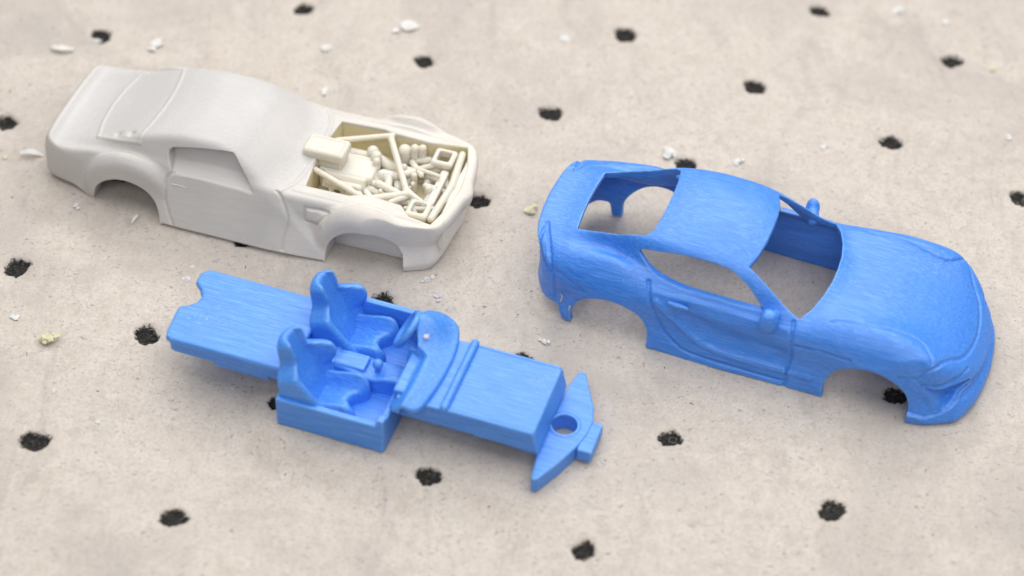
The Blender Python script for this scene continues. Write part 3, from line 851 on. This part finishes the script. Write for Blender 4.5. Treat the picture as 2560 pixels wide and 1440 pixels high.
# ---- light: soft panels over a workshop bench
w = bpy.data.worlds.new('World'); scene.world = w; w.use_nodes = True
bg = w.node_tree.nodes['Background']; bg.inputs['Color'].default_value = (.95, .96, 1.0, 1); bg.inputs['Strength'].default_value = .08
def area(name, loc, target, sx, sy, power, color):
    l = bpy.data.lights.new(name, 'AREA'); l.shape = 'RECTANGLE'; l.size = sx; l.size_y = sy; l.energy = power; l.color = color
    o = bpy.data.objects.new(name, l); COL.objects.link(o); o.location = loc
    o.rotation_euler = (Vector(target) - Vector(loc)).to_track_quat('-Z', 'Y').to_euler()
    return o
area('ceiling_panel', (6, 10, 46), (2, 2, 0), 100, 70, 48000, (1.0, .99, .985))
area('ceiling_panel', (-8, -50, 56), (0, 0, 0), 60, 26, 16000, (.98, .985, 1.0))
area('ceiling_panel', (10, 62, 52), (0, 0, 0), 50, 18, 15000, (.985, .99, 1.0))
scene.view_settings.view_transform = 'Standard'; scene.view_settings.look = 'None'; scene.view_settings.exposure = 0; scene.view_settings.gamma = 1

# ---- the perforated mat
HOLES = [(1.15,-5.13),(4.76,-4.29),(-1.13,-3.87),(2.45,-2.98),(5.93,-1.99),(-4.76,-4.77),(-6.99,-3.49),(.19,-1.54),(-2.07,-.29),(-5.67,-1.22),(8.53,2.48),(-4.35,.96),(-7.93,.1),(-.61,2.01),(2.88,3.03),(6.45,3.78),(.57,4.26),(4.17,5.15),(7.79,6.1),(-1.7,5.55),(1.9,6.47),(5.51,7.45),(-8.79,3.63),(-3.97,6.92),(-7.52,5.93),(-3.45,-2.52)]
DARK = [.95,.76,1.0,.82,1,1.0,.86,.8,.85,.95,1,1,.92,1,1,1,1,1,1,1,1,1,1,1,1,1]
def lattice():
    c, s = math.cos(.25497), math.sin(.25497); out = []
    for i in range(-14, 15):
        for j in range(-12, 22):
            lx, ly = 3.7*(i - .5*j), 3.7*.5*j
            p = (c*lx - s*ly + 1.12, s*lx + c*ly - 5.19)
            if abs(p[0]) < 24 and -16 < p[1] < 30 and all(math.hypot(p[0]-q[0], p[1]-q[1]) > 1.2 for q in HOLES): out.append(p)
    return out
extra = lattice()
ALLH = HOLES + extra; ALLD = DARK + [1.0]*len(extra)
def make_mat():
    gx = np.concatenate([np.linspace(-34, -11, 40, endpoint=False), np.arange(-11, 11, .05), np.linspace(11, 34, 40)])
    gy = np.concatenate([np.linspace(-20, -7.5, 25, endpoint=False), np.arange(-7.5, 9.5, .05), np.linspace(9.5, 44, 50)])
    X, Y = np.meshgrid(gx, gy, indexing='ij')
    Z = np.zeros_like(X)
    for _ in range(14):
        k = RNG.uniform(.35, 1.5); a = RNG.uniform(0, 6.283); ph = RNG.uniform(0, 6.283)
        Z += .020/k*.5*np.sin(k*(X*math.cos(a) + Y*math.sin(a)) + ph)
    ZL = Z.copy()
    for _ in range(22):
        k = RNG.uniform(3, 12); a = RNG.uniform(0, 6.283); ph = RNG.uniform(0, 6.283)
        Z += .0045*3/k*np.sin(k*(X*math.cos(a) + Y*math.sin(a)) + ph + .8*np.sin(.9*X + ph) + .8*np.sin(1.1*Y))
    Z += RNG.normal(0, .0022, Z.shape)
    D = np.full(X.shape, 9.0); K = np.ones(X.shape)
    for (hx, hy), dk in zip(ALLH, ALLD):
        dx, dy = X - hx, Y - hy
        m = (np.abs(dx) < 2.2) & (np.abs(dy) < 2.2)
        if not m.any(): continue
        rr = np.hypot(dx[m]/1.0, dy[m]/.92); th = np.arctan2(dy[m], dx[m])
        ph = RNG.uniform(0, 6.283, 5)
        R = .212*RNG.uniform(.86, 1.1)*(1 + .08*np.cos(2*th+ph[0]) + .05*np.cos(3*th+ph[1]) + .06*np.cos(4*th+ph[2]) + .05*np.cos(7*th+ph[3]) + .05*np.cos(11*th+ph[4]))
        q = rr/R
        Z[m] -= .006*np.exp(-(rr/.6)**2) + (.02 + .07*dk)*sstep(1.0, .75, q)
        D[m] = np.minimum(D[m], q); K[m] = np.where(q < 2.5, dk, K[m])
    P0 = D < 2.0
    W = np.zeros_like(Z)
    for (cx, cy, ang, hl0, hl1, hw) in ((4.711, -.585, -19, -4.3, 2.75, 1.3), (-3.334, 2.017, -16, -4.4, 2.6, 1.2), (-1.492, -2.397, -17.5, -1.7, 2.9, 1.1)):
        c, s_ = math.cos(math.radians(ang)), math.sin(math.radians(ang))
        u = (X-cx)*c + (Y-cy)*s_; v = -(X-cx)*s_ + (Y-cy)*c
        qx = np.maximum(np.maximum(hl0 - u, u - hl1), 0); qy = np.maximum(np.abs(v) - hw, 0)
        W = np.maximum(W, sstep(.9, .1, np.hypot(qx, qy)))
    base = np.minimum(ZL*2.0 - .012, .02)*(1 - W) + W*-.002
    Z = base + (Z - ZL)
    Z = np.minimum(Z, np.where(W > .5, .004, .03))
    n0, n1 = X.shape
    V = np.stack([X, Y, Z], -1).reshape(-1, 3)
    i = np.arange(n0*n1).reshape(n0, n1)
    Q = np.stack([i[:-1, :-1], i[1:, :-1], i[1:, 1:], i[:-1, 1:]], -1).reshape(-1, 4)
    o = mesh_obj('ground_mat', V, Q, None, M_FELT)
    for nm, arr in (('pit', D), ('pit_dark', K)):
        at = o.data.attributes.new(nm, 'FLOAT', 'POINT'); at.data.foreach_set('value', arr.ravel().astype(np.float32))
    tag(o, 'beige felt absorbent mat with rows of dark punched holes', 'mat', kind='structure')
    return gx, gy, Z
GX, GY, GZ = make_mat()
def ground_z(x, y):
    i = int(np.clip(np.searchsorted(GX, x), 0, len(GX)-1)); j = int(np.clip(np.searchsorted(GY, y), 0, len(GY)-1))
    return float(GZ[i, j])

def lint(name, n, mat, rmin, rmax, lmin, lmax, seed, label):
    rg = np.random.default_rng(seed); V = []; Q = []
    for _ in range(n):
        x, y = rg.uniform(-10, 10), rg.uniform(-6.5, 8.5); a = rg.uniform(0, 6.283); L = rg.uniform(lmin, lmax)**1.0; r = rg.uniform(rmin, rmax)
        k = 5; bend = rg.normal(0, 1.1)
        pts = []
        for s in range(k):
            aa = a + bend*(s/(k-1) - .5)*2
            if s: x += math.cos(aa)*L/(k-1); y += math.sin(aa)*L/(k-1)
            pts.append((x, y, ground_z(x, y) + r*.6 + (.02 if mat is M_FIBRE else .004)*math.sin(3.14*s/(k-1))*rg.uniform(0, 1), aa))
        b = len(V)
        for s, (px, py, pz, aa) in enumerate(pts):
            rr = r*(.45 if s in (0, k-1) else 1)
            sx, sy = -math.sin(aa)*rr, math.cos(aa)*rr
            V += [(px+sx, py+sy, pz), (px, py, pz+rr), (px-sx, py-sy, pz), (px, py, pz-rr)]
        for s in range(k-1):
            for c in range(4):
                Q.append((b+4*s+c, b+4*s+(c+1) % 4, b+4*s+4+(c+1) % 4, b+4*s+4+c))
    o = mesh_obj(name, np.array(V), np.array(Q), None, mat)
    return tag(o, label, 'lint', kind='stuff')
lint('dark_lint', 520, M_LINT, .0025, .006, .012, .07, 3, 'dark specks and short dark hairs strewn over the beige mat')
lint('pale_fibres', 700, M_FIBRE, .0018, .003, .08, .45, 5, 'fine pale fibres lying over the surface of the beige mat')

# ---- blue coupe shell
car = empty('coupe_body_shell', (4.711, -.585, 0), -19, 'blue resin coupe body shell with open windows and one door mirror per side', 'model car body')
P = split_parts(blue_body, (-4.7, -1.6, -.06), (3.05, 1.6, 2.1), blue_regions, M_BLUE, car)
part('wing_mirror', lambda x, y, z: blue_mirror(x, y, z, 1.12), (-.75, -1.65, .9), (-.1, -1.0, 1.6), M_BLUE, car, .016)
part('wing_mirror', lambda x, y, z: blue_mirror(x, -y, z, .72), (-.7, 1.0, 1.0), (-.1, 1.6, 1.6), M_BLUE, car, .016)
part('door_handle', blue_handle, (-2.1, -1.45, .85), (-1.6, -1.25, 1.15), M_BLUE, P['door|near'], .014)
part('door_handle', lambda x, y, z: blue_handle(x, -y, z), (-2.1, 1.25, .85), (-1.6, 1.45, 1.15), M_BLUE, P['door|far'], .014)

# ---- white muscle-car body
wc = empty('muscle_car_body', (-3.334, 2.017, 0), -16, 'white resin muscle car body with its engine bay open', 'model car body')
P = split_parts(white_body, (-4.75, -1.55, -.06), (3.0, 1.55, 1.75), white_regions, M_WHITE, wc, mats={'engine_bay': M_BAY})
part('air_scoop', w_scoop, (-.2, -.35, .75), (.75, .35, 1.3), M_CREAM, wc, .016)
part('engine_block', w_engine, (.1, -.8, .15), (1.5, .8, 1.1), M_CREAM, wc)
part('engine_pulleys', w_pulleys, (1.0, -.5, .2), (1.55, .5, 1.0), M_CREAM, wc)
part('radiator_hose', w_hose, (.7, .1, .5), (2.2, .8, 1.05), M_CREAM, wc)
part('engine_fittings', w_fittings, (.05, -1.0, .1), (2.3, 1.0, 1.0), M_CREAM, wc)
part('strut_brace', w_brace, (.05, -.95, .75), (2.3, .95, 1.1), M_CREAM, wc)
part('radiator_support', w_frame, (1.55, -1.0, .15), (2.5, 1.0, 1.05), M_CREAM, wc)
part('sill_blade', w_blade, (-1.3, -1.3, -.05), (-.4, -1.1, .15), M_WHITE, wc, .014)
part('door_handle', w_handle, (-2.05, -1.3, .62), (-1.65, -1.1, .78), M_WHITE, P['door|near'], .012)

# ---- blue chassis
ch = empty('car_chassis', (-1.492, -2.397, 0), -17.5, 'blue resin car chassis with two bucket seats and dashboard', 'model chassis')
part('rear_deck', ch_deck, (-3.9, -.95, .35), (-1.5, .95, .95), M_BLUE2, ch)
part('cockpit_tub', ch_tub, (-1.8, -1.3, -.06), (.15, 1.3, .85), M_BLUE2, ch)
part('centre_tunnel', ch_tunnel, (-1.75, -.4, 0), (.1, .4, .75), M_BLUE2, ch)
part('gear_lever', ch_lever, (-.7, -.2, .35), (-.3, .2, .8), M_BLUE2, ch, .014)
for cy in (-.62, .62):
    seat = bpy.data.objects.new('bucket_seat', None); COL.objects.link(seat); seat.parent = ch
    part('seat_back', lambda x, y, z: ch_back(x, y, z, cy), (-1.95, cy-.6, .0), (-.75, cy+.6, 1.75), M_BLUE2, seat)
    part('seat_cushion', lambda x, y, z: ch_cushion(x, y, z, cy), (-1.5, cy-.55, -.05), (-.35, cy+.55, .8), M_BLUE2, seat)
part('dashboard', ch_dash, (-.25, -1.1, .4), (.75, 1.1, 1.3), M_BLUE2, ch)
part('steering_wheel', ch_wheel, (-.5, .1, .5), (.3, .95, 1.3), M_BLUE2, ch)
part('bonnet_slab', ch_slab, (-.05, -.8, .2), (2.4, .8, .95), M_BLUE2, ch)
part('cross_bar', ch_bar, (.65, -.8, .7), (.95, .8, .98), M_BLUE2, ch, .016)
sp = part('front_splitter', ch_splitter, (2.1, -1.2, -.05), (2.95, 1.25, .4), M_BLUE2, ch)
part('tow_tab', ch_tab, (2.7, -.4, 0), (3.05, .35, .35), M_BLUE2, sp)

# ---- loose resin crumbs and flakes
def lump(seed, rx, ry, rz, parts=1):
    rg = np.random.default_rng(seed); V = []; Q = []
    for p in range(parts):
        n, m = 11, 6; b = len(V)
        off = np.zeros(3) if p == 0 else np.array([rg.normal(0, rx*.75), rg.normal(0, ry*.75), rg.uniform(-.2, .5)*rz])
        sc = 1 if p == 0 else rg.uniform(.35, .75)
        ks = rg.normal(0, 1, (7, 3))*2.2; ph = rg.uniform(0, 6.28, 7)
        for j in range(m+1):
            th = math.pi*j/m
            for i in range(n):
                fi = 2*math.pi*i/n
                d = np.array([math.sin(th)*math.cos(fi), math.sin(th)*math.sin(fi), math.cos(th)])
                k = 1 + .20*np.sin(ks@d*1.6 + ph).sum()*.75
                k = max(.35, k)
                V.append(d*k*np.array([rx, ry, rz])*sc + off)
        for j in range(m):
            for i in range(n):
                Q.append((b+j*n+i, b+(j+1)*n+i, b+(j+1)*n+(i+1) % n, b+j*n+(i+1) % n))
    V = np.array(V); V[:, 2] -= V[:, 2].min()
    return V, np.array(Q)
def strip(seed, L, wdt, bend, th=.02):
    rg = np.random.default_rng(seed); V = []; Q = []; k = 12; a = 0; x = y = 0.0
    for s in range(k):
        t = s/(k-1); ww = wdt*(.45 + .55*math.sin(math.pi*min(1, t*1.1+.02)))*rg.uniform(.85, 1.12)
        z = .02 + .05*math.sin(math.pi*t)
        nx, ny = -math.sin(a), math.cos(a)
        V += [(x+nx*ww, y+ny*ww, z+th+.02), (x-nx*ww, y-ny*ww, z+th), (x-nx*ww, y-ny*ww, z), (x+nx*ww, y+ny*ww, z+.015)]
        x += math.cos(a)*L/(k-1); y += math.sin(a)*L/(k-1); a += bend/(k-1)
    for s in range(k-1):
        for c in range(4):
            Q.append((4*s+c, 4*s+(c+1) % 4, 4*s+4+(c+1) % 4, 4*s+4+c))
    V = np.array(V); V[:, :2] -= V[:, :2].mean(0)
    return V, np.array(Q)
CRUMBS = [  # x, y, z (None: on the mat), kind, size, material, label
 (-2.02, 6.45, None, 'l', (.20,.15,.07,2), 'w', 'largest white resin flake, lying behind the roof of the white car body'),
 (-8.14, 5.49, None, 's', (.42,.055,.9), 'w', 'curved white shaving lying behind the tail of the white car body'),
 (-6.53, 5.80, None, 'l', (.13,.10,.05,2), 'w', 'white crumb behind the rear deck of the white car body'),
 (-3.45, 5.83, None, 'l', (.11,.09,.04,2), 'w', 'pale crumb midway between the largest flake and the white car body'),
 (-3.39, 4.66, None, 'l', (.09,.07,.05,1), 'w', 'small white crumb close behind the windscreen of the white car body'),
 (-8.18, 2.79, None, 's', (.42,.05,-.35), 'w', 'straight white shaving touching the tail of the white car body'),
 (-8.65, 2.76, None, 'l', (.06,.05,.03,1), 'y', 'tiny yellowish crumb at the outer end of the straight white shaving'),
 (2.62, 3.30, None, 'l', (.15,.11,.06,4), 'w', 'ragged white flake behind the roof of the blue coupe body'),
 (.26, 1.77, None, 'l', (.11,.10,.06,4), 'y', 'ragged yellowish flake beside the tail of the blue coupe body'),
 (.80, 6.31, None, 'l', (.10,.07,.03,2), 'w', 'flat white crumb between two dark holes at the back of the mat'),
 (3.75, 3.13, None, 'l', (.10,.07,.04,2), 'w', 'white crumb just behind the roof edge of the blue coupe body'),
 (5.27, 3.59, None, 'l', (.07,.06,.03,1), 'w', 'tiny white crumb behind the far wing mirror of the blue coupe body'),
 (6.97, 7.53, None, 'l', (.13,.10,.04,2), 'w', 'blurred white flake in the far corner beyond the blue coupe body'),
 (7.80, 7.22, None, 'l', (.09,.07,.03,1), 'w', 'faint white crumb near the farthest corner hole of the mat'),
 (8.50, 5.94, None, 'l', (.08,.06,.03,1), 'y', 'faint yellowish crumb beside the farthest hole along the mat edge'),
 (8.50, 4.06, None, 'l', (.07,.06,.03,1), 'w', 'lone pale crumb beyond the bonnet of the blue coupe body'),
 (-7.16, -1.50, None, 'l', (.12,.11,.09,3), 'y', 'knobbly white and yellow crumb on the mat left of the blue chassis'),
 (-7.75, -1.01, None, 'l', (.07,.09,.03,2), 'w', 'flat white flake beyond the knobbly crumb left of the chassis'),
 (-1.17, -.21, None, 'l', (.07,.06,.02,3), 'p', 'flat pinkish flake beside the hole behind the chassis dashboard'),
 (-1.36, .13, None, 'l', (.06,.07,.03,3), 'w', 'white crumb under the front corner of the white car body'),
 (.53, -1.12, None, 'l', (.055,.07,.03,2), 'w', 'white crumb between the chassis and the rear wheel arch of the coupe body'),
 (-6.87, -2.51, None, 'l', (.05,.04,.02,1), 'w', 'tiny white crumb in front of the knobbly crumb'),
 (-6.14, -3.03, None, 'l', (.04,.035,.02,1), 'w', 'tiny white crumb on the bare mat left of the chassis seats'),
 (-6.20, 1.27, None, 's', (.22,.018,.3), 'w', 'thin white sliver in front of the rear wheel arch of the white car body'),
 (-7.23, 1.58, None, 'l', (.06,.05,.02,2), 'w', 'faint crumb in front of the rear corner of the white car body'),
 (-7.61, 5.84, None, 'l', (.09,.06,.05,2), 'w', 'white crumb lying on the rim of a dark hole behind the white car body'),
 (-5.01, -.81, .80, 'l', (.07,.055,.018,2), 'p', 'pinkish flake lying on the rear deck of the chassis at its notch'),
 (-4.98, -.55, .80, 'l', (.04,.03,.015,1), 'p', 'small pinkish speck on the rear deck above the flake at the notch'),
 (.77, -.71, .50, 's', (.17,.009,1.4), 'h', 'short beige thread stuck on the rear corner of the blue coupe body'),
 (.91, -.76, .33, 's', (.10,.009,.5), 'h', 'short beige thread stuck across the rear leg of the blue coupe body'),
 (4.14, .45, 1.50, 'l', (.035,.03,.03,1), 'y', 'yellow speck caught at the top of the far windscreen pillar of the coupe body'),
 (-1.25, -2.12, 1.08, 'l', (.06,.04,.02,1), 'p', 'pinkish speck lying on top of the chassis dashboard'),
]
MATS = {'h': plain('beige thread', (.50, .44, .40), .9), 'w': M_FLAKE, 'y': M_YELLOW, 'p': M_PINK}
for k, (x, y, z, kind, sz, mt, label) in enumerate(CRUMBS):
    if kind == 'l': V, Q = lump(100+k, sz[0]*.85, sz[1]*.85, sz[2]*.5, sz[3]+1); nm, cat = ('resin_crumb', 'crumb') if 'crumb' in label or 'speck' in label else ('resin_flake', 'flake')
    else: V, Q = strip(100+k, *sz); nm, cat = ('thread', 'thread') if mt == 'h' else ('resin_shaving', 'shaving')
    o = mesh_obj(nm, V, Q, None, MATS[mt])
    o.data.polygons.foreach_set('use_smooth', np.zeros(len(o.data.polygons), bool))
    o.location = (x, y, (ground_z(x, y) - .004) if z is None else z)
    o.rotation_euler = (0, 0, RNG.uniform(0, 6.28) if kind == 'l' else (-.5 if k == 1 else (.05 if k == 5 else .95)))
    tag(o, label, cat, 'resin debris scattered over the mat' if z is None else 'debris lying on the blue parts')
